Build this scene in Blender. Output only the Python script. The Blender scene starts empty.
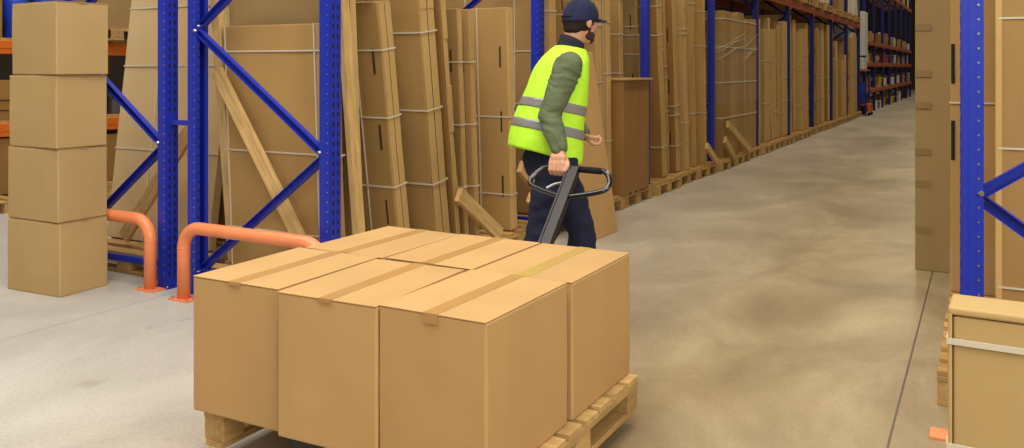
import bpy, bmesh, math, random
from mathutils import Vector, Matrix, noise
R = math.radians
rnd = random.Random(7)
scene = bpy.context.scene
COL = scene.collection

# ------------------------------------------------------------------ materials
def new_mat(name):
    m = bpy.data.materials.new(name); m.use_nodes = True
    nt = m.node_tree; b = nt.nodes['Principled BSDF']
    return m, nt, b
def srgb(r, g, b):
    f = lambda c: (c/255)/12.92 if c/255 <= .04045 else ((c/255+.055)/1.055)**2.4
    return (f(r), f(g), f(b), 1)
def N(nt, t, **kw):
    n = nt.nodes.new(t)
    for k, v in kw.items():
        if k in n.inputs.keys(): n.inputs[k].default_value = v
        else: setattr(n, k, v)
    return n
def mottled(name, c1, c2, rough=.8, scale=6, stretch=(1, 1, 1), bump=.05, detail=5, metal=0, fine=120, objvar=0.0, spec=.3, coat=0):
    m, nt, b = new_mat(name); L = nt.links.new
    tc = N(nt, 'ShaderNodeTexCoord'); mp = N(nt, 'ShaderNodeMapping'); mp.inputs['Scale'].default_value = stretch
    oi = N(nt, 'ShaderNodeObjectInfo')
    off = N(nt, 'ShaderNodeVectorMath', operation='SCALE'); off.inputs[0].default_value = (37, 23, 51)
    L(oi.outputs['Random'], off.inputs['Scale'])
    L(tc.outputs['Object'], mp.inputs['Vector']); L(off.outputs[0], mp.inputs['Location'])
    n1 = N(nt, 'ShaderNodeTexNoise', Scale=scale, Detail=detail); L(mp.outputs[0], n1.inputs['Vector'])
    cr = N(nt, 'ShaderNodeValToRGB'); cr.color_ramp.elements[0].position = .3; cr.color_ramp.elements[1].position = .7
    cr.color_ramp.elements[0].color = c1; cr.color_ramp.elements[1].color = c2
    L(n1.outputs[0], cr.inputs[0])
    hs = N(nt, 'ShaderNodeHueSaturation')
    mr = N(nt, 'ShaderNodeMapRange'); mr.inputs['To Min'].default_value = 1-objvar; mr.inputs['To Max'].default_value = 1+objvar
    L(oi.outputs['Random'], mr.inputs['Value']); L(mr.outputs[0], hs.inputs['Value'])
    L(cr.outputs[0], hs.inputs['Color']); L(hs.outputs[0], b.inputs['Base Color'])
    n2 = N(nt, 'ShaderNodeTexNoise', Scale=fine, Detail=3); L(mp.outputs[0], n2.inputs['Vector'])
    bp = N(nt, 'ShaderNodeBump', Strength=bump, Distance=.01); L(n2.outputs[0], bp.inputs['Height'])
    L(bp.outputs[0], b.inputs['Normal'])
    b.inputs['Roughness'].default_value = rough; b.inputs['Metallic'].default_value = metal
    b.inputs['Specular IOR Level'].default_value = spec; b.inputs['Coat Weight'].default_value = coat
    return m
M = {}
def two(name, c, d=.12, **kw):
    a = tuple(x*(1-d) for x in c[:3])+(1,); z = tuple(min(1, x*(1+d)) for x in c[:3])+(1,)
    M[name] = mottled(name, a, z, **kw); return M[name]
two('card', srgb(188, 149, 96), .07, stretch=(1, 1, .35), scale=3, rough=.75, bump=.04, objvar=.04)
two('card_stack', srgb(186, 154, 102), .05, stretch=(1, 1, .35), scale=3, rough=.75, bump=.04, objvar=.03)
two('card_flat', srgb(168, 132, 78), .07, stretch=(1, 1, .25), scale=4, rough=.7, bump=.14, fine=24, objvar=.17)
two('card_pale', srgb(184, 149, 94), .08, stretch=(1, 1, .25), scale=3, rough=.7, bump=.08, fine=30, objvar=.04)
two('card_grey', srgb(158, 130, 84), .06, stretch=(1, 1, .3), scale=3, rough=.7, bump=.08, fine=40, objvar=.04)
two('card_dark', srgb(146, 106, 56), .1, stretch=(1, 1, .3), scale=4, rough=.6, bump=.1, fine=30, objvar=.05)
two('card_near', srgb(186, 156, 102), .06, stretch=(1, 1, .3), scale=3, rough=.7, bump=.08, fine=40)
two('card_edge', srgb(192, 156, 98), .05, stretch=(1, 1, 1), scale=5, rough=.85, bump=.2, fine=60, objvar=.1)
two('card_big', srgb(206, 176, 126), .06, stretch=(1, 1, .25), scale=3, rough=.7, bump=.08, fine=30)
two('tape', srgb(176, 134, 80), .05, rough=.35, bump=.02, spec=.5)
two('tape_dark', srgb(140, 112, 68), .06, rough=.35, bump=.02, spec=.5)
two('tape_green', srgb(184, 150, 84), .05, rough=.35, bump=.02, spec=.5)
two('strap', srgb(205, 194, 170), .04, rough=.4, bump=.02)
two('slot', srgb(62, 42, 24), .1, rough=.9)
two('black', srgb(32, 24, 20), .1, rough=.7)
two('wood', srgb(198, 162, 104), .2, stretch=(2, 14, 14), scale=3, rough=.75, bump=.2, fine=20, objvar=.12)
two('wood_y', srgb(184, 148, 92), .2, stretch=(14, 2, 14), scale=3, rough=.75, bump=.2, fine=20, objvar=.12)
two('wood_old', srgb(176, 138, 82), .25, stretch=(2, 14, 14), scale=3, rough=.8, bump=.25, fine=20, objvar=.15)
two('blue', srgb(26, 46, 164), .05, scale=20, rough=.38, bump=.03, spec=.5)
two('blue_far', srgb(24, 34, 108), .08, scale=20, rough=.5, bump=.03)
two('orange', srgb(206, 102, 26), .06, scale=12, rough=.42, bump=.03, spec=.5)
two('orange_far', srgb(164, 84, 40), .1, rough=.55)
two('barrier', srgb(240, 140, 88), .05, scale=10, rough=.35, bump=.04, spec=.5)
two('steel', srgb(175, 172, 168), .08, rough=.3, metal=.9)
two('jack_black', srgb(52, 48, 46), .15, rough=.35, metal=.5, spec=.6)
two('jack_tube', srgb(26, 25, 28), .2, rough=.22, metal=.4, spec=.8, coat=.6)
two('skin', srgb(205, 152, 122), .06, scale=30, rough=.5, bump=.05)
two('hair', srgb(40, 29, 24), .2, scale=60, rough=.8, bump=.4, fine=200)
two('beard', srgb(66, 47, 38), .2, scale=60, rough=.85, bump=.4, fine=200)
two('cap', srgb(32, 36, 66), .12, scale=14, rough=.85, bump=.15, fine=300)
two('trouser', srgb(34, 37, 58), .15, scale=9, rough=.9, bump=.8, fine=14)
two('shirt', srgb(96, 106, 76), .16, stretch=(1, 1, 2), scale=9, rough=.9, bump=.9, fine=16)
two('collar', srgb(40, 42, 52), .25, stretch=(1, 1, 6), scale=16, rough=.95, bump=.4, fine=90)
two('boot', srgb(26, 24, 24), .2, rough=.6)
two('white', srgb(205, 205, 200), .06, rough=.6)
two('sack', srgb(206, 196, 176), .1, rough=.6, bump=.3, fine=30)
two('yellow', srgb(214, 170, 40), .08, rough=.5)
two('crate_blue', srgb(30, 60, 170), .08, rough=.45)
two('crate_grey', srgb(92, 92, 98), .1, rough=.6)
two('rubber', srgb(20, 20, 20), .1, rough=.8)
two('red', srgb(170, 60, 34), .1, rough=.6)
two('wall', srgb(74, 62, 50), .12, scale=.8, rough=.9)
# clear stretch film
m, nt, b = new_mat('film'); M['film'] = m
b.inputs['Base Color'].default_value = (1, .97, .9, 1); b.inputs['Roughness'].default_value = .12
b.inputs['Alpha'].default_value = .05; b.inputs['Specular IOR Level'].default_value = 1
tcn = N(nt, 'ShaderNodeTexCoord'); nn = N(nt, 'ShaderNodeTexNoise', Scale=9, Detail=6, Distortion=2)
nt.links.new(tcn.outputs['Object'], nn.inputs['Vector'])
bpn = N(nt, 'ShaderNodeBump', Strength=1, Distance=.03); nt.links.new(nn.outputs[0], bpn.inputs['Height']); nt.links.new(bpn.outputs[0], b.inputs['Normal'])

# vest : fluorescent with two silver bands, measured along the torso axis in object space
def vest_mat():
    m, nt, b = new_mat('vest'); L = nt.links.new
    tc = N(nt, 'ShaderNodeTexCoord')
    n = N(nt, 'ShaderNodeTexNoise', Scale=14, Detail=3); L(tc.outputs['Object'], n.inputs['Vector'])
    mix = N(nt, 'ShaderNodeMix', data_type='RGBA'); mix.inputs[6].default_value = srgb(178, 238, 40); mix.inputs[7].default_value = srgb(204, 255, 62)
    L(n.outputs[0], mix.inputs[0]); L(mix.outputs[2], b.inputs['Base Color'])
    bp = N(nt, 'ShaderNodeBump', Strength=.35, Distance=.02); L(n.outputs[0], bp.inputs['Height']); L(bp.outputs[0], b.inputs['Normal'])
    b.inputs['Roughness'].default_value = .7
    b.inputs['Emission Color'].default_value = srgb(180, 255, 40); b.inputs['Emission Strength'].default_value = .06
    return m
M['vest'] = vest_mat()
two('silver', srgb(150, 148, 146), .06, rough=.35, metal=.25, spec=.6)

# floor : sealed concrete, blotches, faint trowel marks, saw cut joints
def floor_mat():
    m, nt, b = new_mat('concrete'); L = nt.links.new
    tc = N(nt, 'ShaderNodeTexCoord')
    def noise_(sc, det, stretch=(1, 1, 1), dist=0, rough=.5):
        mp = N(nt, 'ShaderNodeMapping'); mp.inputs['Scale'].default_value = stretch; L(tc.outputs['Object'], mp.inputs[0])
        n = N(nt, 'ShaderNodeTexNoise', Scale=sc, Detail=det, Distortion=dist, Roughness=rough); L(mp.outputs[0], n.inputs['Vector']); return n
    def ramp(src, p0, c0, p1, c1):
        r = N(nt, 'ShaderNodeValToRGB'); r.color_ramp.elements[0].position = p0; r.color_ramp.elements[0].color = c0
        r.color_ramp.elements[1].position = p1; r.color_ramp.elements[1].color = c1; L(src, r.inputs[0]); return r
    def mix(a, bb, fac, mode='MIX'):
        x = N(nt, 'ShaderNodeMix', data_type='RGBA', blend_type=mode)
        if isinstance(fac, float): x.inputs[0].default_value = fac
        else: L(fac, x.inputs[0])
        if isinstance(a, tuple): x.inputs[6].default_value = a
        else: L(a, x.inputs[6])
        if isinstance(bb, tuple): x.inputs[7].default_value = bb
        else: L(bb, x.inputs[7])
        return x.outputs[2]
    big = noise_(.8, 6, (1, .5, 1), .25)
    base = ramp(big.outputs[0], .36, srgb(168, 147, 112), .66, srgb(197, 180, 148)).outputs[0]
    sw = noise_(1.3, 9, (1, .6, 1), .6, .62)
    s2 = ramp(sw.outputs[0], .38, srgb(196, 186, 170), .66, (1, 1, 1, 1)).outputs[0]
    c = mix(base, s2, .6, 'MULTIPLY')
    # cooler, paler towards the left: the brighter light there put into the colour
    sx = N(nt, 'ShaderNodeSeparateXYZ'); L(tc.outputs['Object'], sx.inputs[0])
    mr = N(nt, 'ShaderNodeMapRange'); mr.inputs['From Min'].default_value = -1.2; mr.inputs['From Max'].default_value = -3.4; L(sx.outputs[0], mr.inputs[0])
    c = mix(c, srgb(200, 195, 186), mr.outputs[0])
    c = mix(c, ramp(sw.outputs[0], .3, srgb(196, 192, 186), .7, (1, 1, 1, 1)).outputs[0], .55, 'MULTIPLY')
    fine = noise_(60, 4); c = mix(c, ramp(fine.outputs[0], .3, srgb(215, 212, 206), .7, (1, 1, 1, 1)).outputs[0], .5, 'MULTIPLY')
    stn = noise_(5, 6, (1, .6, 1), .4); c = mix(c, srgb(120, 108, 94), ramp(stn.outputs[0], .66, (0, 0, 0, 1), .8, (.5, .5, .5, 1)).outputs[0])
    # saw cut joints
    wob = noise_(1.5, 2)
    def joint(axis, at, w, wobble):
        a = N(nt, 'ShaderNodeMath', operation='SUBTRACT'); L(sx.outputs[axis], a.inputs[0]); a.inputs[1].default_value = at
        ab = N(nt, 'ShaderNodeMath', operation='ABSOLUTE'); L(a.outputs[0], ab.inputs[0])
        lt = N(nt, 'ShaderNodeMath', operation='LESS_THAN'); L(ab.outputs[0], lt.inputs[0]); lt.inputs[1].default_value = w
        return lt.outputs[0]
    j = joint(0, -.315, .0045, 0); c = mix(c, srgb(84, 72, 60), j)
    j = joint(0, -4.43, .006, 0); jm = N(nt, 'ShaderNodeMath', operation='MULTIPLY'); jm.inputs[1].default_value = .4; L(j, jm.inputs[0]); c = mix(c, srgb(110, 104, 98), jm.outputs[0])
    j = joint(1, 3.92, .003, 0); jm = N(nt, 'ShaderNodeMath', operation='MULTIPLY'); jm.inputs[1].default_value = .25; L(j, jm.inputs[0]); c = mix(c, srgb(130, 112, 94), jm.outputs[0])
    L(c, b.inputs['Base Color'])
    rr = ramp(big.outputs[0], .3, (.35, .35, .35, 1), .7, (.55, .55, .55, 1)); L(rr.outputs[0], b.inputs['Roughness'])
    b.inputs['Specular IOR Level'].default_value = .35
    bp = N(nt, 'ShaderNodeBump', Strength=.06, Distance=.01); L(fine.outputs[0], bp.inputs['Height']); L(bp.outputs[0], b.inputs['Normal'])
    return m
M['concrete'] = floor_mat()

# ------------------------------------------------------------------ builders
class MB:
    def __init__(s): s.bm = bmesh.new(); s.mats = []
    def mi(s, mat):
        if mat is None: return 0
        if mat not in s.mats: s.mats.append(mat)
        return s.mats.index(mat)
    def box(s, lo, hi, mat=None, mx=None, bev=0):
        lo = Vector(lo); hi = Vector(hi)
        r = bmesh.ops.create_cube(s.bm, size=1)
        vs = r['verts']
        for v in vs:
            v.co = Vector([(lo[i]+hi[i])/2 + v.co[i]*(hi[i]-lo[i]) for i in range(3)])
        if bev:
            es = {e for v in vs for e in v.link_edges}
            rb = bmesh.ops.bevel(s.bm, geom=list(es), offset=bev, segments=2, affect='EDGES', profile=.5)
            vs = list({v for f in rb['faces'] for v in f.verts} | {v for v in vs if v.is_valid})
            seen = set(vs); st = list(vs)
            while st:
                v = st.pop()
                for e in v.link_edges:
                    o = e.other_vert(v)
                    if o not in seen: seen.add(o); st.append(o)
            vs = list(seen)
        if mx is not None:
            for v in vs: v.co = mx @ v.co
        i = s.mi(mat)
        for f in {f for v in vs for f in v.link_faces}: f.material_index = i
        return vs
    def bar(s, p, q, w, h, mat=None, up=(0, 0, 1), bev=0):
        p = Vector(p); q = Vector(q); d = (q-p); L = d.length; d.normalize()
        u = Vector(up); x = d.cross(u)
        if x.length < 1e-4: x = Vector((1, 0, 0))
        x.normalize(); y = x.cross(d)
        mx = Matrix.Translation(p) @ Matrix((x, y, d)).transposed().to_4x4()
        return s.box((-w/2, -h/2, 0), (w/2, h/2, L), mat, mx, bev)
    def tube(s, pts, r, mat=None, seg=16, cap=True):
        pts = [Vector(p) for p in pts]; n = len(pts)
        rs = r if isinstance(r, (list, tuple)) else [r]*n
        rings = []; px = None
        for k in range(n):
            a = pts[max(0, k-1)]; b = pts[min(n-1, k+1)]; d = (b-a).normalized()
            if px is None:
                px = d.orthogonal().normalized()
            else:
                px = (px - d*px.dot(d)).normalized()
            py = d.cross(px)
            rings.append([s.bm.verts.new(pts[k]+(px*math.cos(2*math.pi*j/seg)+py*math.sin(2*math.pi*j/seg))*rs[k]) for j in range(seg)])
        i = s.mi(mat)
        for k in range(n-1):
            for j in range(seg):
                f = s.bm.faces.new((rings[k][j], rings[k][(j+1) % seg], rings[k+1][(j+1) % seg], rings[k+1][j])); f.smooth = True; f.material_index = i
        if cap:
            f = s.bm.faces.new(rings[0][::-1]); f.material_index = i
            f = s.bm.faces.new(rings[-1]); f.material_index = i
    def loft(s, rings, mat=None, cap=True, smooth=True):
        """rings: list of vertex-coordinate lists of equal length"""
        vr = [[s.bm.verts.new(Vector(p)) for p in r] for r in rings]; n = len(vr[0]); i = s.mi(mat)
        for k in range(len(vr)-1):
            for j in range(n):
                f = s.bm.faces.new((vr[k][j], vr[k][(j+1) % n], vr[k+1][(j+1) % n], vr[k+1][j])); f.smooth = smooth; f.material_index = i
        if cap:
            s.bm.faces.new(vr[0][::-1]).material_index = i; s.bm.faces.new(vr[-1]).material_index = i
    def ball(s, c, r, mat=None, sub=3):
        r = (r, r, r) if not isinstance(r, (tuple, list)) else r
        res = bmesh.ops.create_icosphere(s.bm, subdivisions=sub, radius=1); i = s.mi(mat)
        for v in res['verts']: v.co = Vector((v.co.x*r[0], v.co.y*r[1], v.co.z*r[2])) + Vector(c)
        for f in {f for v in res['verts'] for f in v.link_faces}: f.smooth = True; f.material_index = i
        return res['verts']
    def build(s, name, mats=None, parent=None, loc=None):
        bmesh.ops.recalc_face_normals(s.bm, faces=s.bm.faces)
        me = bpy.data.meshes.new(name); s.bm.to_mesh(me); s.bm.free()
        ms = s.mats if s.mats else [mats or 'card']
        for k in ms: me.materials.append(M[k])
        o = bpy.data.objects.new(name, me); COL.objects.link(o)
        if parent: o.parent = parent
        if loc: o.location = loc
        return o
def tag(o, label, cat, group=None, kind=None):
    o['label'] = label; o['category'] = cat
    if group: o['group'] = group
    if kind: o['kind'] = kind
    return o
def thing(name, label, cat, loc=(0, 0, 0), rot=(0, 0, 0), group=None):
    o = bpy.data.objects.new(name, None); COL.objects.link(o); o.empty_display_size = .1
    o.location = loc; o.rotation_euler = rot
    return tag(o, label, cat, group)
def dup(root, loc, rot=None, label=None, group=None, scale=None):
    r = root.copy(); COL.objects.link(r); r.location = loc
    if rot is not None: r.rotation_euler = rot
    if scale: r.scale = scale
    if label: r['label'] = label
    if group: r['group'] = group
    for ch in list(root.children):
        c = ch.copy(); COL.objects.link(c); c.parent = r
        for g in list(ch.children):
            d = g.copy(); COL.objects.link(d); d.parent = c
    return r
ORD = ['first', 'second', 'third', 'fourth', 'fifth', 'sixth', 'seventh', 'eighth', 'ninth', 'tenth', 'eleventh', 'twelfth', 'thirteenth', 'fourteenth', 'fifteenth', 'sixteenth']

# ------------------------------------------------------------------ setting
g = MB(); g.box((-16, -3, -.1), (8, 62, 0)); o = g.build('floor', 'concrete'); o['kind'] = 'structure'
g = MB(); g.box((-16, 62, -.1), (8, 62.2, 9)); o = g.build('wall_back', 'wall'); o['kind'] = 'structure'
g = MB(); g.box((-16.2, -3, -.1), (-16, 62, 9)); o = g.build('wall_left', 'wall'); o['kind'] = 'structure'

# ------------------------------------------------------------------ rack frames, beams
FY0, PITCH = 3.76, 2.57
FR = [FY0+PITCH*k for k in range(10)]
XF, XR = -3.24, -4.306
def frame(name, xa, xb, y, H, label, group=None, near=True, mat='blue'):
    """xa = aisle-side upright, xb = rear upright. local origin at (xa, y)"""
    t = thing(name, label, 'rack frame', (xa, y, 0), group=group)
    d = xb-xa; sg = 1 if d > 0 else -1
    for k, ux in enumerate((0, d)):
        # outward-facing web with slots, flanges on both Y sides, return lips
        out = -sg if k == 0 else sg
        g = MB()
        w, dp, th = .09, .072, .004
        g.box((ux+out*dp/2-th, -w/2, .006), (ux+out*dp/2+th, w/2, H), mat)               # web
        for sy in (-1, 1):
            g.box((ux-dp/2, sy*w/2-th, .006), (ux+dp/2, sy*w/2+th, H), mat)               # side
        g.box((ux-out*dp/2-.003, -w/2, .006), (ux-out*dp/2+.003, -w*.22, H), mat)
        g.box((ux-out*dp/2-.003, w*.22, .006), (ux-out*dp/2+.003, w/2, H), mat)
        # raised centre rib on the -Y side face
        g.box((ux-.012, -w/2-th-.002, .006), (ux+.012, -w/2, H), mat, bev=0)
        zmax = H if near else 3.2
        if near:
            z = .08
            while z < min(H, 2.4):
                xw = ux+out*(dp/2+th+.0006)
                for sy in (-.02, .02):
                    g.box((xw-.0008, sy-.006, z), (xw+.0008, sy+.006, z+.028), 'black')
                g.tube([(ux+.022, -w/2-th-.0004, z+.02), (ux+.022, -w/2-th-.0022, z+.02)], .0045, 'steel', 8)
                if k == 1:
                    xi = ux-out*(dp/2+.0034)
                    g.box((xi-.0008, -w*.22-.012, z), (xi+.0008, -w*.22-.004, z+.02), 'black')
                z += .055
        up = g.build('upright', mat, t)
        g = MB(); g.box((ux-.06, -.052, 0), (ux+.06, .052, .008)); 
        fp = g.build('foot_plate', 'blue', t)
        for sx in (-.052, .052):
            g = MB(); g.tube([(ux+sx, -.046, .004), (ux+sx, -.046, .02)], .007, seg=6); g.build('anchor_bolt', 'steel', fp)
    # bracing
    zs = [.14, .925, 1.66, 2.4, 3.14, 3.88, 4.6]; side = 1
    g = MB(); g.bar((0, 0, .14), (d, 0, .14), .03, .04); g.build('horizontal_brace', mat, t)
    i = 0
    while i < len(zs)-1 and zs[i+1] < H:
        a = d if i % 2 == 0 else 0; b2 = 0 if i % 2 == 0 else d
        ia = a*(.97) if a else d*.03; ib = b2*.97 if b2 else d*.03
        g = MB(); p = Vector((ia, -.012 if i % 2 else .012, zs[i])); q = Vector((ib, -.012 if i % 2 else .012, zs[i+1]-.03))
        dirv = (q-p).normalized()
        # C-section brace
        g.bar(p, q, .006, .042, up=dirv.cross(Vector((0, 1, 0))))
        g.bar(p+Vector((0, -.016, 0))+dirv.cross(Vector((0, 1, 0)))*.02, q+Vector((0, -.016, 0))+dirv.cross(Vector((0, 1, 0)))*.02, .036, .004, up=dirv.cross(Vector((0, 1, 0))))
        g.bar(p+Vector((0, -.016, 0))-dirv.cross(Vector((0, 1, 0)))*.02, q+Vector((0, -.016, 0))-dirv.cross(Vector((0, 1, 0)))*.02, .036, .004, up=dirv.cross(Vector((0, 1, 0))))
        br = g.build('diagonal_brace', mat, t)
        if near:
            for e in (p, q):
                g = MB(); g.tube([e+Vector((0, -.052, 0)), e+Vector((0, .02, 0))], .009, None, 8); g.build('bolt', 'steel', br)
        i += 1
    return t
post_words = ['nearest post of the left row', 'post behind the worker', 'post right of the worker and the open brown carton', 'fourth post along the left row', 'fifth post along the left row', 'sixth post along the left row', 'seventh post along the left row', 'eighth post along the left row', 'ninth post along the left row', 'last post of the left pallet row']
f0 = frame('rack_frame', XF, XR, FR[0], 5.2, 'blue steel rack frame behind the long orange barrier rail, zigzag braces')
for k in range(1, 10):
    lb = {1: 'blue steel rack frame whose front post stands just behind the worker', 2: 'blue steel rack frame just behind the short dark brown carton',
          3: 'blue steel rack frame between the tangle of leaning cartons and the film-wrapped cartons'}.get(k, 'blue rack frame left of the aisle, %s one from the long orange barrier' % ORD[k])
    if k == 1: fk = frame('rack_frame', XF, XR, FR[1], 5.2, lb, near=True)
    elif k <= 3: fk = dup(fk, (XF, FR[k], 0), label=lb)
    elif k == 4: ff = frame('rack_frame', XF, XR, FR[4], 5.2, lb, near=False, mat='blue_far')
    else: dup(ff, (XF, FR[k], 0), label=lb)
frame('rack_frame', -4.58, -5.65, FR[0], 5.2, 'blue steel rack frame behind the short orange barrier, next to the stacked cartons')
g = MB(); g.box((-4.54, FR[0]-.02, 1.04), (-4.35, FR[0]+.02, 1.07)); g.box((-4.55, FR[0]-.03, 1.015), (-4.535, FR[0]+.03, 1.095)); g.box((-4.355, FR[0]-.03, 1.015), (-4.34, FR[0]+.03, 1.095))
tag(g.build('row_spacer', 'blue'), 'short blue steel spacer joining the two back-to-back blue rack posts', 'spacer')
# right row frame
frame('rack_frame', -.043, 1.02, FR[0], 5.2, 'blue steel rack frame at the right edge of the aisle, behind the strapped grey-tan carton')

# beams of the left row
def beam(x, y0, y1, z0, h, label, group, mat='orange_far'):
    t = thing('rack_beam', label, 'rack beam', (x, y0, z0), group=group)
    g = MB(); g.box((-.025, .05, 0), (.025, y1-y0-.05, h), bev=.004)
    g.box((.024, .06, h*.42), (.029, y1-y0-.06, h*.58)); g.build('beam', mat, t)
    for yy in (.045, y1-y0-.085):
        g = MB(); g.box((.025, yy, -.05), (.033, yy+.05, h+.05)); g.build('end_connector', mat, t)
    return t
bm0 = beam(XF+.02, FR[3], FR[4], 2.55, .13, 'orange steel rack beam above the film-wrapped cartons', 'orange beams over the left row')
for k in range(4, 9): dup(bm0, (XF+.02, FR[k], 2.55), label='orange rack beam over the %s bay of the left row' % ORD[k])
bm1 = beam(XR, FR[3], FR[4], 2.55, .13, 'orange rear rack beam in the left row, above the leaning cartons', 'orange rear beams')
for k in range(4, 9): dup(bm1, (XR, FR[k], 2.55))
g = MB()
for k in range(6): g.box((XR+.03, .06+k*.42, 0), (XF-.03, .06+k*.42+.4, .02))
dk = tag(g.build('shelf_deck', 'wood_old', loc=(0, FR[3], 2.68)), 'dark timber shelf deck lying over the orange beams, above the film-wrapped cartons', 'shelf', 'decks over the left row')
for k in range(4, 9): dup(dk, (0, FR[k], 2.68), label='timber shelf deck over the %s bay of the left row' % ORD[k])

# ------------------------------------------------------------------ pallets
def pallet(LX, LY, nb, label, loc, rot=(0, 0, 0), group=None, z=.144, wood='wood', bottom='x'):
    """deck boards run along X; origin at the -X -Y corner on the ground"""
    t = thing('pallet', label, 'pallet', loc, rot, group)
    bw = .105; r = random.Random(int(LX*100+LY*10+nb))
    for i in range(nb):
        y = i*(LY-bw)/(nb-1)
        g = MB(); g.box((r.uniform(-.004, .004), y, .122), (LX+r.uniform(-.004, .004), y+bw+r.uniform(-.012, .004), .144), bev=.002); g.build('deck_board', wood, t)
    xs = (0, LX/2-.07, LX-.1) if bottom == 'y' else (0, LX/2-.07, LX-.1)
    bx = (.1, .14, .1) if bottom == 'y' else (.1, .14, .1)
    for x, w in zip(xs, bx):
        g = MB(); g.box((x, 0, .1), (x+w, LY, .122), bev=.002); g.build('stringer_board', 'wood_y', t)
    yw = (.1, .12, .1); ys = (0, LY/2-.06, LY-.1)
    for x, w in zip(xs, bx):
        for y, v in zip(ys, yw):
            g = MB(); g.box((x+.002, y+.002, .022), (x+w-.002, y+v-.002, .1), bev=.003); g.build('block', 'wood_y', t)
    if bottom == 'y':
        for x, w in zip(xs, bx):
            g = MB(); g.box((x+.01, 0, 0), (x+w-.01, LY, .022), bev=.002); g.build('bottom_board', 'wood_y', t)
    else:
        for y, v in zip(ys, yw):
            g = MB(); g.box((0, y, 0), (LX, y+v, .022), bev=.002); g.build('bottom_board', wood, t)
    return t
# the loaded pallet
PZ = .05
pallet(1.26, 1.03, 8, 'light wooden pallet on the jack forks, carrying six cartons', (-2.455, 2.17, PZ), bottom='y')
# left row pallets: three per bay
p0 = None
for k in range(9):
    for j in range(3):
        y = FR[k]+.08+j*.825+rnd.uniform(-.01, .015); x = -4.33+rnd.uniform(-.02, .03)
        if k == 0: lb = ['wooden pallet under the leaning cartons beside the nearest blue frame', 'wooden pallet under the cartons just beyond the loaded pallet', 'wooden pallet under the upright slotted carton left of the worker'][j]
        elif k == 1: lb = ['wooden pallet under the cartons hidden behind the worker', 'wooden pallet beside the carton leaning out into the aisle', 'wooden pallet under the short dark brown carton'][j]
        elif k == 2: lb = ['wooden pallet just right of the short brown carton', 'middle wooden pallet under the tangle of leaning cartons', 'wooden pallet at the foot of the fourth blue post'][j]
        else: lb = 'wooden pallet, %s of three in the %s bay of the left row' % (ORD[j], ORD[k])
        if p0 is None: p0 = pallet(1.2, .8, 5, lb, (x, y, 0), group='pallets along the left row', wood='wood_old')
        else: dup(p0, (x, y, 0), rot=(0, 0, rnd.uniform(-.012, .012)), label=lb)
dup(p0, (-5.75, FR[0]+.1, 0), label='wooden pallet under the big pale carton behind the short orange barrier', group='pallets left of the blue frames')
dup(p0, (-5.75, FR[0]+.95, 0), label='second wooden pallet behind the short orange barrier, further back', group='pallets left of the blue frames')
dup(p0, (-.175, 3.98, 0), label='wooden pallet beside the orange foot plate at the right, behind the strapped carton', group='pallets along the right row')
dup(p0, (-.175, 4.84, 0), label='wooden pallet under the tall carton right of the aisle, behind the blue post', group='pallets along the right row')

# ------------------------------------------------------------------ box cartons
def carton(w, d, h, label, loc, rot=(0, 0, 0), mat='card', group=None, tape='tape', along='y', drop=.012, bulge=.004, topgap=True):
    """origin at base centre"""
    t = thing('carton', label, 'carton', loc, rot, group)
    g = MB(); vs = g.box((-w/2, -d/2, 0), (w/2, d/2, h-.004), bev=.006)
    bmesh.ops.subdivide_edges(g.bm, edges=[e for e in g.bm.edges if e.calc_length() > .1], cuts=3, use_grid_fill=True)
    sd = random.Random(label).uniform(0, 50)
    for v in g.bm.verts:
        c = v.co; k = noise.noise(Vector((c.x*4+sd, c.y*4, c.z*4)))
        if .02 < c.z < h-.03:
            if abs(abs(c.y)-d/2) < 1e-4: c.y += math.copysign(bulge*(.6+k), c.y)*math.sin(math.pi*c.z/h)
            if abs(abs(c.x)-w/2) < 1e-4: c.x += math.copysign(bulge*(.6+k), c.x)*math.sin(math.pi*c.z/h)
    for f in g.bm.faces: f.smooth = False
    g.build('body', mat, t)
    r = random.Random(label)
    for s in (-1, 1):      # two top flaps meeting under the tape
        g = MB(); lo, hi = (.0015, w/2-.002) if s > 0 else (-w/2+.002, -.0015)
        dz = r.uniform(0, .004)
        if along == 'y': g.box((lo, -d/2-.0015, h-.004), (hi, d/2+.0015, h+dz*0), bev=.0015)
        else:
            lo, hi = (.0015, d/2-.002) if s > 0 else (-d/2+.002, -.0015)
            g.box((-w/2-.0015, lo, h-.004), (w/2+.0015, hi, h), bev=.0015)
        g.build('flap', mat, t)
    if tape:
        g = MB(); tw = .026
        if along == 'y':
            g.box((-tw, -d/2-.002, h), (tw, d/2+.002, h+.0012))
            for s in (-1, 1): g.box((-tw, s*(d/2+.0035)-.002, h-drop), (tw, s*(d/2+.0035)+.002, h+.0012))
        else:
            g.box((-w/2-.002, -tw, h), (w/2+.002, tw, h+.0012))
            for s in (-1, 1): g.box((s*(w/2+.0035)-.002, -tw, h-drop), (s*(w/2+.0035)+.002, tw, h+.0012))
        g.build('tape', tape, t)
    return t
BZ = PZ+.145
BH = .474
carton(.40, .54, BH, 'tan carton at the front left corner of the loaded pallet', (-2.250, 2.387, BZ), (0, 0, R(.8)))
carton(.395, .54, BH, 'tan carton in the middle of the front row on the loaded pallet', (-1.840, 2.372, BZ), (0, 0, R(2.0)))
carton(.385, .53, BH+.006, 'tan carton at the front right corner of the loaded pallet, nearest the camera', (-1.433, 2.377, BZ), (0, 0, R(-.6)), drop=.03)
carton(.40, .54, BH, 'tan carton at the back left corner of the loaded pallet', (-2.228, 2.937, BZ), (0, 0, R(-1.2)))
carton(.395, .54, BH, 'tan carton in the middle of the back row, by the jack handle', (-1.828, 2.942, BZ), (0, 0, R(-.3)))
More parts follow.
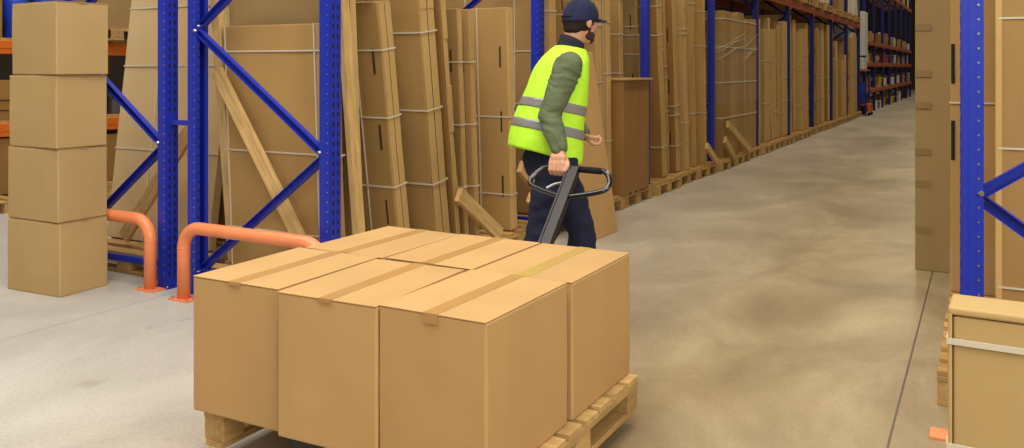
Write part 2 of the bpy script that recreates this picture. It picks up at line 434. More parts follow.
carton(.39, .54, BH, 'tan carton with greenish tape at the back right corner of the loaded pallet', (-1.426, 2.937, BZ), (0, 0, R(0)), tape='tape_green')
# stack of four on the left
sz = .453
names = ['bottom tan carton of the tall stack of four on the left, on the floor', 'second carton from the floor in the stack of four on the left',
         'third carton from the floor in the stack of four on the left', 'topmost carton of the stack of four on the left']
for i, (dx, dy, rz) in enumerate([(-5.195, 3.42, 3), (-5.195, 3.42, 1.5), (-5.19, 3.42, -1), (-5.17, 3.42, -3)]):
    carton(.495, .34, sz-.004, names[i], (dx, dy, i*sz), (0, 0, R(rz)), 'card_stack', 'stack of four cartons on the left', tape='tape', along='x', drop=.006)

# ------------------------------------------------------------------ tall flat cartons
def flat(x, y, w, th, h, label, lean=7, yaw=0, z=.145, mat='card_flat', group=None, hs=(.5, 1.1, 1.7), vs=(.5,), slots=True, edge=True, tapes=False, name='flat_carton', leanx=0, smat='strap', crump=.006, face=-1):
    """(x,y) is the front lower right corner (aisle side, camera side). width runs to -x, thickness to +y.  lean: degrees the top tips to -y"""
    t = thing(name, label, 'carton', (x, y, z), (R(lean), R(leanx), R(yaw)), group)
    g = MB(); g.box((-w, 0, 0), (0, th, h), bev=.006)
    long_e = [e for e in g.bm.edges if e.calc_length() > .3]
    bmesh.ops.subdivide_edges(g.bm, edges=long_e, cuts=9, use_grid_fill=True)
    sd = random.Random(label).uniform(0, 90)
    for v in g.bm.verts:
        c = v.co
        kx = noise.noise(Vector((c.z*2.5+sd, c.y*3, 1.7))); ky = noise.noise(Vector((c.x*3, c.z*2.2+sd, 5.1)))
        if abs(c.x) < .02: c.x += crump*kx*1.5
        if c.z > .03: c.y += crump*ky
    g.build('body', mat, t)
    if edge:     # pale corrugated edge band down the aisle-side edge, with a dark seam
        g = MB(); n = 14
        for i in range(n):
            z0 = .01+i*(h-.02)/n; z1 = .01+(i+1)*(h-.02)/n
            o1 = crump*noise.noise(Vector((z0*2.5+sd, .1, 1.7)))*1.5
            g.box((-.002, th*.05, z0), (.010+o1*.6, th*.45, z1), 'card_edge')
            g.box((-.002, th*.52, z0), (.0095+o1*.6, th*.95, z1), 'card_edge')
            g.box((-.002, th*.45, z0), (.006+o1*.6, th*.52, z1), 'black')
        g.build('edge_flap', None, t)
    e = .0015+crump*.5
    for hz in hs:
        if hz < h-.05:
            g = MB(); s_ = .0048
            tl = random.Random(label+str(hz)).uniform(-.012, .012)
            g.box((-w-.004, -e-.002, hz-s_), (.015, -e+.004, hz+s_)); g.box((-w-.004, th+e-.004, hz-s_), (.015, th+e, hz+s_))
            g.box((.013, -e, hz-s_), (.0165, th+e, hz+s_)); g.box((-w-.006, -e, hz-s_), (-w-.002, th+e, hz+s_))
            g.build('strap', smat, t)
    for vx in vs:
        if 0 < vx < w:
            g = MB(); s_ = .0042
            g.box((-vx-s_, -e-.002, 0), (-vx+s_, -e+.004, h)); g.box((-vx-s_, th+e-.004, 0), (-vx+s_, th+e, h)); g.box((-vx-s_, -e, h-.002), (-vx+s_, th+e, h+.002))
            g.build('strap', smat, t)
    if slots:
        for q in range(3):
            zc = h*(.2+.29*q)
            if zc+.1 < h:
                g = MB(); g.box((-.066, -e-.0012, zc-.08), (-.055, .004, zc+.08), bev=.0007); g.build('hand_slot', 'slot', t)
    if tapes:
        for q in range(7):
            zc = .28+.27*q+.05*(q % 2)
            g = MB(); g.box((-w+.0, -.0062, zc-.022), (-w+.1, -.004, zc+.022)); g.build('tape', 'tape_dark', t)
    return t
F = lambda *a, **k: flat(*a, **k)
gA = 'tall flat cartons standing in the left row'
# behind the nearest frame
F(-3.32, 3.95, .9, .05, 1.52, 'wide strapped flat carton behind the nearest blue frame, top edge below its taller neighbour', lean=2.5, hs=(.25, .74, 1.36), vs=(.15, .885), slots=False, edge=False, group=gA, mat='card_flat')
F(-3.34, 4.07, .94, .12, 2.35, 'taller flat carton right behind the strapped one at the nearest blue frame', lean=3, hs=(), vs=(), slots=False, group=gA, mat='card_grey')
# bay one
F(-3.30, 4.50, .92, .13, 1.68, 'flat carton with a wooden top batten and white straps, right of the nearest blue post', lean=8.2, hs=(.5, .95, 1.38), vs=(.20,), group=gA)
F(-3.24, 4.84, .95, .17, 2.32, 'tall strapped flat carton with crushed pale edge, second right of the nearest blue post', lean=7.5, hs=(.48, .98, 1.5), vs=(.24,), group=gA, crump=.012, slots=False)
F(-3.22, 5.06, .95, .05, 2.28, 'crumpled thin flat carton with torn edge, between two strapped ones', lean=7, hs=(), vs=(), group=gA, mat='card_dark', crump=.02, slots=False)
F(-3.28, 5.25, .92, .05, 1.68, 'slim slotted flat carton behind the crumpled thin one', lean=3.5, hs=(.4, .85, 1.3), vs=(), group=gA, mat='card_flat')
F(-3.24, 5.34, .92, .05, 1.68, 'second slim slotted flat carton, touching the broad slotted one', lean=3.5, hs=(.4, .85, 1.3), vs=(), group=gA)
F(-3.20, 5.80, .32, .09, 1.72, 'upright slotted flat carton with white straps just left of the worker', lean=2.6, hs=(.28, .88), vs=(.26,), group=gA)
# bay two
F(-3.36, 6.55, .95, .10, 2.40, 'broad strapped flat carton filling the gap left of the worker, behind the blue brace', lean=1, hs=(.35, .95, 1.4), vs=(.2, .7), slots=False, edge=False, group=gA)
F(-3.30, 6.75, .9, .12, 2.4, 'flat carton just right of the blue post behind the worker', lean=3, hs=(.6, 1.2, 1.75), vs=(.12,), group=gA)
F(-3.33, 7.25, .9, .14, 2.4, 'flat carton with a dark gap beside it, behind the worker\'s cap', lean=4, hs=(.6, 1.2, 1.75), vs=(.3,), group=gA)
F(-3.22, 7.55, .9, .14, 2.42, 'slotted flat carton directly right of the worker\'s cap brim', lean=2.4, hs=(.5, 1.12, 1.66), vs=(.24,), group=gA)
F(-3.20, 7.74, .9, .09, 2.40, 'slim slotted flat carton touching the one right of the cap brim', lean=1.6, hs=(.55, 1.2, 1.7), vs=(.03,), group=gA)
F(-3.46, 8.72, .8, .10, 2.42, 'wide strapped flat carton standing behind the short brown carton', lean=1.2, hs=(1.2, 1.62, 2.0), vs=(.3,), slots=False, group=gA, mat='card_flat')
F(-3.47, 8.2, .3, .12, 1.45, 'small flat carton peeking over the short brown carton', lean=3, hs=(1.1,), vs=(.08,), slots=False, group=gA, mat='card_dark')
# carton leaning out on the floor, face to the aisle
t = thing('flat_carton', 'plain flat carton leaning out onto the aisle floor, right of the worker', 'carton', (-2.78, 6.33, .0), (0, R(-9), R(-3)))
g = MB(); g.box((-.07, 0, 0), (0, .56, 1.56), bev=.006); g.build('body', 'card', t)
g = MB(); g.box((-.066, -.002, .01), (-.004, .003, 1.55)); g.build('edge_flap', 'card_dark', t)
# the short brown carton with lid edge
t = thing('carton', 'short dark brown upright carton with projecting top flap, before the third blue post', 'carton', (-3.12, 7.95, .146))
g = MB(); g.box((-.3, 0, 0), (0, .30, 1.13), bev=.006); g.box((-.3, .305, 0), (0, .74, 1.13), bev=.006); g.build('body', 'card_dark', t)
g = MB(); g.box((-.32, -.02, 1.13), (.03, .79, 1.15), bev=.003); g.build('lid', 'card_edge', t)
# bay three : messy rows
def bay_fill(k, ys, seed, h0=2.1, words=None):
    r = random.Random(seed)
    for i, (y, th, ln, h, x, mt, sl) in enumerate(ys):
        lb = (words[i] if words else 'tall flat carton, %s from the near end of the %s bay in the left row' % (ORD[i], ORD[k]))
        F(x, y, .9, th, h, lb, lean=ln, hs=tuple(sorted(r.uniform(.3, 2.1) for _ in range(3))), vs=(r.uniform(.05, .3),), slots=sl, mat=mt, group=gA, crump=.012)
r3 = random.Random(3)
bay3 = []; y = FR[2]+.12+.25
for i in range(11):
    th = r3.choice((.05, .06, .08, .12, .15)); ln = [7, 6.5, 5.5, 5, 5.2, 4.4, 4, 3.6, 3, 2.8, 2.2, 2][i]
    bay3.append((y, th, ln, r3.uniform(2.1, 2.42), -3.24+r3.uniform(-.2, .05), r3.choice(('card_flat', 'card_flat', 'card_dark', 'card_pale', 'card_grey')), r3.random() < .5))
    y += th+r3.uniform(.03, .1)+.035
bay_fill(2, bay3, 5, words=['leaning flat carton with slots, just right of the third blue post'] + ['tall flat carton, %s from the third blue post in the tangle of leaning ones' % ORD[i] for i in range(1, 12)])
# bay four : two film wrapped blocks
def wrapped(x, y, w, d, h, label, nsub=3, mat='card_flat', film=True):
    t = thing('wrapped_carton_block', label, 'carton', (x, y, .146))
    for i in range(nsub):
        g = MB(); a = i*d/nsub
        g.box((-w, a+.003, 0), (0, a+d/nsub-.003, h+[0, -.03, .02][i % 3]), bev=.008); g.build('carton_panel', mat, t)
    for hz in (.55, 1.05, 1.55, 1.95):
        g = MB(); g.box((-w-.003, -.003, hz-.008), (.006, d+.003, hz+.008)); g.build('strap', 'strap', t)
    if film:
        g = MB(); g.box((-w-.012, -.012, .75), (.014, d+.012, 1.75)); g.build('stretch_film', 'film', t)
        r = random.Random(label)
        for i in range(3):      # roped strands of film
            z0 = r.uniform(1.2, 1.5); g = MB()
            g.tube([(.016, -.01, z0+.16), (.02, d*.5, z0+.28), (.018, d, z0+.34+r.uniform(-.05, .05))], .003, None, 6)
            g.tube([(.016, -.01, z0+.16), (-w*.5, -.02, z0-.02), (-w, -.016, z0-.1)], .003, None, 6)
            g.build('film_strand', 'strap', t)
    return t
wrapped(-3.2, 11.95, .95, 1.15, 2.06, 'film-wrapped upright carton block just right of the fourth blue post')
wrapped(-3.19, 13.15, .95, .72, 2.0, 'film-wrapped carton block further along, with crossing film strands')
# further bays
rb = random.Random(21)
for k in range(4, 9):
    y = FR[k]+.2; i = 0
    while y < FR[k+1]-.35 and i < 8:
        th = rb.choice((.12, .18, .25, .3, .4)); tall = rb.random()
        h = rb.uniform(1.9, 2.3) if tall > .25 else rb.uniform(1.3, 1.8)
        mt = rb.choice(('card_flat', 'card_pale', 'card_grey', 'card_dark', 'card_flat'))
        if k == 8 and i == 2: mt = 'white'
        F(-3.22+rb.uniform(-.1, .04), y, .9, th, h, 'tall upright carton, %s from near end of the %s bay, left row' % (ORD[i], ORD[k]), lean=rb.uniform(.3, 3), hs=(rb.uniform(.4, .8), rb.uniform(1, 1.4)), vs=(rb.uniform(.1, .3),), slots=rb.random() < .4, mat=mt, group=gA)
        y += th+rb.uniform(.04, .16); i += 1

# row B: big pale carton behind the short barrier (tips the other way)
F(-4.66, 4.16, 1.08, .07, 2.5, 'large pale strapped flat carton behind the short orange barrier, tipping away', lean=-7, hs=(.66, 1.28, 1.72), vs=(.68,), slots=False, edge=False, mat='card_big', group='flat cartons left of the blue frames')
F(-4.62, 4.45, 1.05, .1, 2.3, 'second flat carton standing behind the large pale one', lean=-7, hs=(), vs=(), slots=False, mat='card_flat', group='flat cartons left of the blue frames')

# right row
gR = 'tall flat cartons in the right row'
F(.12, 6.58, .545, .28, 2.6, 'tall carton standing on the floor at the right of the aisle, with brown tape patches', lean=0, z=.0, hs=(), vs=(), slots=False, edge=False, tapes=True, mat='card_grey', group=gR)
F(.12, 7.6, .56, .3, 2.5, 'carton mostly hidden behind the taped one at the right of the aisle', lean=0, z=.0, hs=(), vs=(), slots=False, edge=False, mat='card_pale', group=gR)
t = F(.32, 5.41, .49, .12, 2.5, 'tall brown flat carton on a pallet behind the right blue post, film around its foot', lean=-1, hs=(1.06,), vs=(), slots=False, edge=False, mat='card_flat', group=gR, leanx=0)
g = MB(); g.box((-.496, -.01, .02), (.006, .128, .27)); g.build('stretch_film', 'film', t)
for zc in (1.28, .85):
    g = MB(); g.box((-.487, -.0055, zc-.11), (-.468, .004, zc+.11), bev=.001); g.build('hand_slot', 'black', t)
t = F(1.0, 4.85, .94, .1, 2.4, 'large flat carton with pale corrugated edge and white straps at the far right', lean=-1, hs=(.18, .86, 1.5), vs=(), slots=False, edge=False, mat='card_flat', group=gR)
g = MB(); g.box((-.955, -.006, 0), (-.925, .106, 2.4), bev=.006); g.build('corrugated_edge', 'card_edge', t)
# near strapped carton bottom right
t = thing('flat_carton', 'near grey-tan carton with white straps at the bottom right corner', 'carton', (-.088, 2.62, 0), (0, 0, R(-2)))
g = MB(); g.box((0.012, .0, 0), (1.05, .15, .728), bev=.006); g.build('body', 'card_near', t)
g = MB(); g.box((0, -.006, .731), (1.06, .16, .752), bev=.006); g.box((0, -.006, 0), (.010, .16, .735), bev=.004); g.build('lid', 'card_near', t)
for hz in (.66, .375):
    g = MB(); g.box((-.003, -.008, hz-.008), (1.06, -.003, hz+.008)); g.box((-.005, -.006, hz-.008), (-.001, .164, hz+.008)); g.build('strap', 'strap', t)

# ------------------------------------------------------------------ loose timber
def plank(p, q, w, h, label, up=(0, 0, 1), group='loose timber braces', mat='wood'):
    p = Vector(p); q = Vector(q); d = q-p; L = d.length
    z = Vector(up); x = d.normalized(); y = z.cross(x)
    if y.length < 1e-3: y = Vector((0, 1, 0))
    y.normalize(); z = x.cross(y)
    o = thing('timber_plank', label, 'timber', group=group)
    COL.objects.unlink(o); bpy.data.objects.remove(o)
    g = MB(); g.box((0, -w/2, -h/2), (L, w/2, h/2), bev=.003)
    ob = g.build('timber_plank', mat)
    ob.matrix_world = Matrix.Translation(p) @ Matrix((x, y, z)).transposed().to_4x4()
    return tag(ob, label, 'timber', group)
plank((-4.22, 3.835, 1.38), (-3.42, 3.86, .19), .09, .03, 'diagonal pale timber brace behind the nearest blue frame', up=(0, 1, .01))
plank((-3.26, 4.07, .15), (-3.27, 3.845, 2.3), .075, .04, 'upright pale timber board leaning just right of the nearest blue post', up=(1, 0, 0))
plank((-4.26, 4.02, .15), (-4.3, 3.86, 2.4), .06, .07, 'upright timber post in the gap behind the nearest blue frame, left side', up=(1, 0, 0))
plank((-3.66, 4.24, 1.82), (-3.33, 4.24, 1.84), .06, .035, 'small wooden batten on top of the strapped carton beside the nearest blue post')
plank((-3.17, 5.0, .53), (-3.14, 5.52, .17), .1, .04, 'short timber brace sloping down between cartons, just beyond the loaded pallet', up=(1, 0, 0))
plank((-3.15, 5.86, .64), (-3.12, 6.45, .17), .1, .04, 'timber brace sloping down just left of the worker\'s legs', up=(1, 0, 0))
plank((-3.10, 5.92, .40), (-3.08, 6.2, .16), .09, .04, 'lower timber brace left of the worker\'s legs', up=(1, 0, 0))
plank((-3.14, 10.9, .40), (-3.1, 11.25, .16), .09, .04, 'small timber brace left of the fourth blue post', up=(1, 0, 0))
plank((-3.12, 11.72, .42), (-3.10, 12.1, .16), .1, .04, 'timber brace right of the fourth blue post, lower one', up=(1, 0, 0))
plank((-3.13, 11.9, .62), (-3.10, 13.05, .17), .1, .04, 'timber brace in front of the film-wrapped cartons, longer one', up=(1, 0, 0))
plank((-5.35, 4.02, .2), (-4.62, 4.02, 1.05), .1, .03, 'timber brace seen behind the pale carton strap, left of the short barrier', up=(0, 1, .01))
plank((.05, 4.62, .185), (.62, 4.62, .42), .07, .04, 'sloping timber piece at the far right above the near strapped carton', up=(0, 1, .01))

# ------------------------------------------------------------------ barriers
def barrier(x0, x1, y, label):
    t = thing('barrier_rail', label, 'barrier', (x0, y, 0), group='orange tubular barriers')
    L = x1-x0; h = .44; r = .13; pts = [(0, 0, .01), (0, 0, h-r)]
    for i in range(1, 9): a = R(90*i/8); pts.append((r-r*math.cos(a), 0, h-r+r*math.sin(a)))
    for i in range(0, 9): a = R(90*i/8); pts.append((L-r+r*math.sin(a), 0, h-r+r*math.cos(a)))
    pts.append((L, 0, .01))
    g = MB(); g.tube(pts, .038, seg=24); g.build('tube', 'barrier', t)
    for x in (0, L):
        for zz in (.33-.02,):
            g = MB(); g.tube([(x, 0, zz), (x, 0, zz+.006)], .0395, seg=24); g.build('weld_collar', 'barrier', t)
        g = MB(); g.box((x-(.165 if x0 > -1 else .08), -.05, 0), (x+.08, .05, .01), bev=.001); g.build('foot_plate', 'barrier', t)
        for sx in (-.06, .06):
            g = MB(); g.tube([(x+sx, -.035, .008), (x+sx, -.035, .02)], .009, seg=6); g.build('bolt', 'steel', t)
barrier(-4.245, -3.15, 3.60, 'long orange tubular barrier in front of the nearest blue frame')
barrier(-5.66, -4.615, 3.655, 'short visible orange tubular barrier beside the stack of four cartons')
barrier(-.02, 1.0, 3.655, 'orange barrier at the right, only its foot plate visible beside the near carton')

# ------------------------------------------------------------------ row C shelves far left
gx = -8.5
def shelf_beam(z, label):
    t = thing('rack_beam', label, 'rack beam', (gx, 3.4, z), group='orange beams far left')
    g = MB(); g.box((-.03, 0, 0), (.03, 5.2, .13), bev=.005); g.box((.029, .02, .055), (.036, 5.18, .075)); g.build('beam', 'orange', t)
for z, l in ((1.54, 'upper orange rack beam far left, behind the top carton of the stack'), (.72, 'lower orange rack beam far left, behind the stacked cartons')): shelf_beam(z, l)
for z, l in ((1.67, 'upper shelf deck far left, behind the stack of four'), (.85, 'lower shelf deck far left, behind the stack of four')):
    g = MB(); g.box((gx-1.0, 3.4, z), (gx-.02, 8.6, z+.03)); tag(g.build('shelf_deck', 'wood_old'), l, 'shelf', 'shelf decks far left')
for yy, l in ((3.4, 'dark blue rack frame far left, beyond the left picture edge'), (8.6, 'dark blue rack frame far left, hidden behind the pale carton')):
    pass
fr = dup(ff, (gx, 8.65, 0), label='blue rack frame far left, seen past the big pale carton', group='frames far left')
dup(ff, (gx, 3.35, 0), label='blue rack frame far left, near end of the shelves with blue drums', group='frames far left')
def drum(x, y, z, r, h, label, mat, group):
    t = thing('drum', label, 'drum', (x, y, z), group=group)
    g = MB(); g.tube([(0, 0, 0), (0, 0, .02), (0, 0, h*.33), (0, 0, h*.35), (0, 0, h*.66), (0, 0, h*.68), (0, 0, h-.02), (0, 0, h)], [r*.96, r, r, r*1.03, r*1.03, r, r, r*.95], seg=20); g.build('barrel', mat, t)
    g = MB(); g.tube([(0, 0, h), (0, 0, h+.02)], r*.8, seg=20); g.build('lid', mat, t)
for i, yy in enumerate((5.3, 5.62, 5.95)):
    drum(gx-.25, yy, 1.70, .12, .40, 'blue plastic drum on the upper shelf far left, %s from the left' % ORD[i], 'crate_blue', 'blue drums far left')
carton(.5, .45, .5, 'shadowed brown carton on the upper shelf at the top left corner', (gx-.35, 4.85, 1.70), (0, 0, 0), 'card_dark', 'cartons on the far left shelves')
carton(.55, .8, .55, 'pale carton on a pallet, upper shelf far left, seen right of the stack', (gx-.35, 6.5, 1.85), (0, 0, 0), 'card_grey', 'cartons on the far left shelves')
dup(p0, (gx-.95, 6.1, 1.702), label='wooden pallet on the upper shelf far left, right of the stack', group='pallets far left')
def bin_(x, y, z, w, d, h, mat, label, group, rz=0):
    t = thing('storage_bin', label, 'bin', (x, y, z), (0, 0, rz), group)
    g = MB(); g.loft([[(-w*.44, -d*.44, 0), (w*.44, -d*.44, 0), (w*.44, d*.44, 0), (-w*.44, d*.44, 0)], [(-w/2, -d/2, h), (w/2, -d/2, h), (w/2, d/2, h), (-w/2, d/2, h)],
                       [(-w*.45, -d*.45, h), (w*.45, -d*.45, h), (w*.45, d*.45, h), (-w*.45, d*.45, h)], [(-w*.4, -d*.4, .02), (w*.4, -d*.4, .02), (w*.4, d*.4, .02), (-w*.4, d*.4, .02)]], mat, smooth=False)
    g.build('bin_body', mat, t)
    g = MB()
    for s in (-1, 1): g.box((-w*.53, s*d*.5-.015 if s > 0 else -d*.5-.003, h-.03), (w*.53, s*d*.5+.003 if s > 0 else -d*.5+.015, h+.003))
    for s in (-1, 1): g.box((s*w*.5-.012, -d*.52, h-.03), (s*w*.5+.012, d*.52, h+.003))
    g.build('rim', mat, t)
    return t
for i, yy in enumerate((5.55, 6.05, 6.5)): bin_(gx-.3, yy, .88, .4, .4, .22, 'crate_grey', 'grey storage bin on the lower shelf far left, %s from the left' % ORD[i], 'grey bins far left')
F(gx-.05, 4.7, .7, .16, .46, 'upright tan panel pack on the lower shelf at the left picture edge', z=.88, lean=0, hs=(), vs=(), slots=False, edge=False, mat='card_pale', group='cartons on the far left shelves')
F(gx-.02, 4.95, .7, .2, .4, 'second upright tan panel pack on the lower shelf at the left picture edge', z=.88, lean=0, hs=(.1, .2), vs=(), slots=False, edge=False, mat='card_dark', group='cartons on the far left shelves', smat='black')
carton(.7, .95, .56, 'brown carton on the floor under the lower shelf at the left picture edge', (gx-.35, 5.0, .146), (0, 0, 0), 'card_dark', 'cartons on the far left shelves')
carton(.7, .9, .52, 'brown carton on the floor under the lower shelf, behind the stack of four', (gx-.35, 6.2, .146), (0, 0, 0), 'card_dark', 'cartons on the far left shelves')
dup(p0, (gx-.95, 4.55, 0), label='wooden pallet on the floor under the far left shelf', group='pallets far left')
dup(p0, (gx-.95, 5.6, 0), label='wooden pallet on the floor far left, behind the stack of four', group='pallets far left')
F(gx-1.2, 3.0, .0+4.0, .1, 2.2, 'dark board stored upright behind the far left shelves', z=0, lean=0, hs=(), vs=(), slots=False, edge=False, mat='black') if False else None

# ------------------------------------------------------------------ goods over the left row beam
gg = 'goods on the beam level of the left row'
pl = None
for k in range(4, 9):
    for j in range(2):
        y = FR[k]+.15+j*1.2
        dup(p0, (-4.33, y, 2.70), label='wooden pallet on the upper deck, %s of two in the %s bay' % (ORD[j], ORD[k]), group='pallets on the upper deck')
        kind = (k*2+j) % 4
        lb = '%s on the upper deck, %s load of the %s bay' % (['tall tan carton', 'pale film-wrapped load', 'dark brown carton', 'pale grey carton'][kind], ORD[j], ORD[k])
        if kind == 1 or k == 8:
            lb = 'pale bulging film-wrapped load on the upper deck, %s load of the %s bay' % (ORD[j], ORD[k])
            t = thing('wrapped_load', lb, 'load', (-3.7, y+.4, 2.846), group=gg)
            g = MB(); vs = g.box((-.5, -.36, 0), (.5, .36, 1.3), bev=.05); bmesh.ops.subdivide_edges(g.bm, edges=g.bm.edges[:], cuts=2, use_grid_fill=True)
            for v in g.bm.verts: v.co += Vector((1, 1, 0))*.03*noise.noise(v.co*4)
            g.build('load_body', 'sack', t)
            g = MB(); g.box((-.53, -.39, .1), (.53, .39, 1.2)); g.build('stretch_film', 'film', t)
        else:
            carton(.9, .72, [1.3, 1.2, 1.0, 1.15][kind], lb, (-3.7, y+.4, 2.846), (0, 0, 0), ['card_flat', 'card_pale', 'card_dark', 'card_grey'][kind], gg, tape='tape')

# ------------------------------------------------------------------ far racks with shelves
FB = [27.9+2.6*k for k in range(8)]
f2 = None
for k, y in enumerate(FB):
    lb = 'tall dark blue frame of the far shelving, %s from its near end' % ORD[k]
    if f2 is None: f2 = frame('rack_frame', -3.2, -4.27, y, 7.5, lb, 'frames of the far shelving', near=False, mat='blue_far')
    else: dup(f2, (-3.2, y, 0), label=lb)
def ub(x, y, z, label): return beam(x, y, y+2.6, z, .12, label, 'orange beams of the far shelving')
b2 = None
fz = (.62, 1.45, 2.12, 4.1)
for k in range(7):
    for li, z in enumerate(fz):
        lb = 'orange beam of the far shelving, %s level up, %s bay' % (ORD[li], ORD[k])
        if b2 is None: b2 = ub(-3.17, FB[k], z, lb)
        else: dup(b2, (-3.17, FB[k], z), label=lb)
g = MB(); g.box((XR, .05, 0), (-3.2, 2.55, .02)); d2 = tag(g.build('shelf_deck', 'wood_old', loc=(0, FB[0], fz[0]+.12)), 'timber deck of the far shelving, first level up, first bay', 'shelf', 'decks of the far shelving')
for k in range(7):
    for li, z in enumerate(fz):
        if k or li: dup(d2, (0, FB[k], z+.12), label='timber deck of the far shelving, %s level up, %s bay' % (ORD[li], ORD[k]))
def sack_(x, y, z, label, group, s=.8):
    t = thing('sack', label, 'sack', (x, y, z), group=group)
    g = MB(); g.ball((0, 0, .2*s), (.22*s, .2*s, .22*s), sub=3)
    for v in g.bm.verts:
        if v.co.z < .02: v.co.z = .0
        v.co += Vector((v.co.x, v.co.y, 0)).normalized()*.02*noise.noise(v.co*9)
    g.build('sack_body', 'sack', t)
    g = MB(); g.tube([(0, 0, .38*s), (.01, 0, .43*s), (.02, .01, .5*s)], [.05*s, .03*s, .07*s], seg=10); g.build('sack_neck', 'sack', t)
    return t
protos = {}
rf = random.Random(11); cnt = {}
lev_words = ['floor', 'first', 'second', 'third', 'fourth']
for k in range(7):
    for li, z in enumerate((0,)+tuple(q+.142 for q in fz)):
        n = 5 if k < 5 else 4
        if li == 4: n = 2
        for j in range(n):
            kind = rf.choice(['tan', 'tan', 'dark', 'white', 'yellow', 'sack', 'grey', 'red'] if li != 4 else ['tan', 'pale'])
            y = FB[k]+.25+(j+.5)*(2.2/n)-.05; x = -3.5+rf.uniform(-.1, .1)
            key = kind+('L' if li == 4 else '')
            lvl = 'on the floor' if li == 0 else 'on the %s level' % ORD[li-1]
            nm = {'tan': 'tan carton', 'pale': 'pale carton', 'dark': 'dark brown carton', 'white': 'white carton', 'yellow': 'yellow storage bin', 'sack': 'pale tied sack', 'grey': 'grey storage bin', 'red': 'reddish storage bin'}[kind]
            lb = '%s %s, %s in the %s bay of far shelving' % (nm, lvl, ORD[j], ORD[k])
            gp = 'goods in the far shelving'
            w = 2.2/n*.82
            if key not in protos:
                if kind in ('tan', 'dark', 'white', 'pale'):
                    mt = {'tan': 'card_flat', 'dark': 'card_dark', 'white': 'white', 'pale': 'card_pale'}[kind]
                    protos[key] = carton(.5, .36 if li != 4 else .85, .38 if li != 4 else .95, lb, (x, y, z), mat=mt, group=gp)
                elif kind == 'sack': protos[key] = sack_(x, y, z, lb, gp)
                else: protos[key] = bin_(x, y, z, .5, .34, .28, {'yellow': 'yellow', 'grey': 'crate_grey', 'red': 'red'}[kind], lb, gp)
            else:
                dup(protos[key], (x, y, z), label=lb, scale=(1, 1, rf.uniform(.7, 1.15)))
# end pieces at the near end of the far shelving
drum(-3.35, 27.3, .35, .28, .62, 'blue drum standing on the orange trolley at the near end of the far shelving', 'crate_blue', None)
t = thing('trolley', 'low orange and white trolley on the floor at the near end of the far shelving', 'trolley', (-3.35, 27.45, 0))
g = MB(); g.box((-.4, -.3, .30), (.4, .3, .35)); g.build('platform', 'orange', t)
for sx in (-.37, .37):
    for sy in (-.27, .27):
        g = MB(); g.box((sx-.03, sy-.03, .08), (sx+.03, sy+.03, .30)); g.build('leg', 'orange', t)
        g = MB(); g.tube([(sx, sy-.02, .05), (sx, sy+.02, .05)], .05, seg=12); g.build('wheel', 'rubber', t)
t = thing('wrapped_load', 'tall white load above the trolley, at the near end of the far shelving', 'load', (-3.5, 27.45, 1.36))
g = MB(); g.box((-.4, -.45, 0), (.4, .3, .35), bev=.02); g.build('lower_pack', 'white', t)
g = MB(); g.box((-.42, -.47, .4), (.42, .3, 1.7), bev=.02); g.build('upper_pack', 'white', t)
t = thing('support_table', 'plain steel stand carrying the white load by the far shelving', 'stand', (-3.5, 27.45, 0))
g = MB(); g.box((-.48, -.5, 1.31), (.48, .35, 1.355)); g.build('top', 'orange', t)
for sx in (-.45, .45):
    for sy in (-.47, .32):
        g = MB(); g.box((sx-.02, sy-.02, 0), (sx+.02, sy+.02, 1.31)); g.build('leg', 'blue_far', t)

# ------------------------------------------------------------------ pallet jack
J = thing('pallet_jack', 'black hand pallet jack under the loaded pallet, its handle held by the worker', 'pallet jack', (-1.82, 3.33, 0))
base = Vector((0, .0, .26)); top = Vector((.012, .605, .893))
for s in (-1, 1):
    g = MB(); g.box((s*.19-.075, -1.12, PZ+.03), (s*.19+.075, -.13, PZ+.095), bev=.01); g.build('fork', 'jack_black', J)
    g = MB(); g.tube([(s*.19-.03, -1.0, .04), (s*.19+.03, -1.0, .04)], .04, seg=16); g.build('roller', 'rubber', J)
    g = MB(); g.tube([(s*.055-.025, .02, .09), (s*.055+.025, .02, .09)], .09, seg=20); g.build('steer_wheel', 'rubber', J)
g = MB(); g.box((-.27, -.14, .08), (.27, -.08, .16), bev=.01)
g.loft([[(-.16, -.13, .15), (.16, -.13, .15), (.16, -.08, .15), (-.16, -.08, .15)], [(-.06, -.12, .36), (.06, -.12, .36), (.06, -.08, .36), (-.06, -.08, .36)]], smooth=False)
g.build('chassis', 'jack_black', J)
g = MB(); g.tube([(0, -.02, .18), (0, -.02, .42)], .045, seg=16); g.tube([(0, -.02, .42), (0, -.02, .46)], .025, seg=16); g.build('pump', 'jack_black', J)
g = MB(); g.bar(base, top, .062, .03, up=(0, -1, 1), bev=.004)
# raised rails at both sides of the stem face
d = (top-base).normalized()
nrm = Vector((0, -d.z, d.y))
for s in (-1, 1): g.bar(base+Vector((s*.027, 0, 0))+nrm*.016, top+Vector((s*.027, 0, 0))+nrm*.016, .008, .008, up=nrm)
g.build('handle_stem', 'jack_black', J)
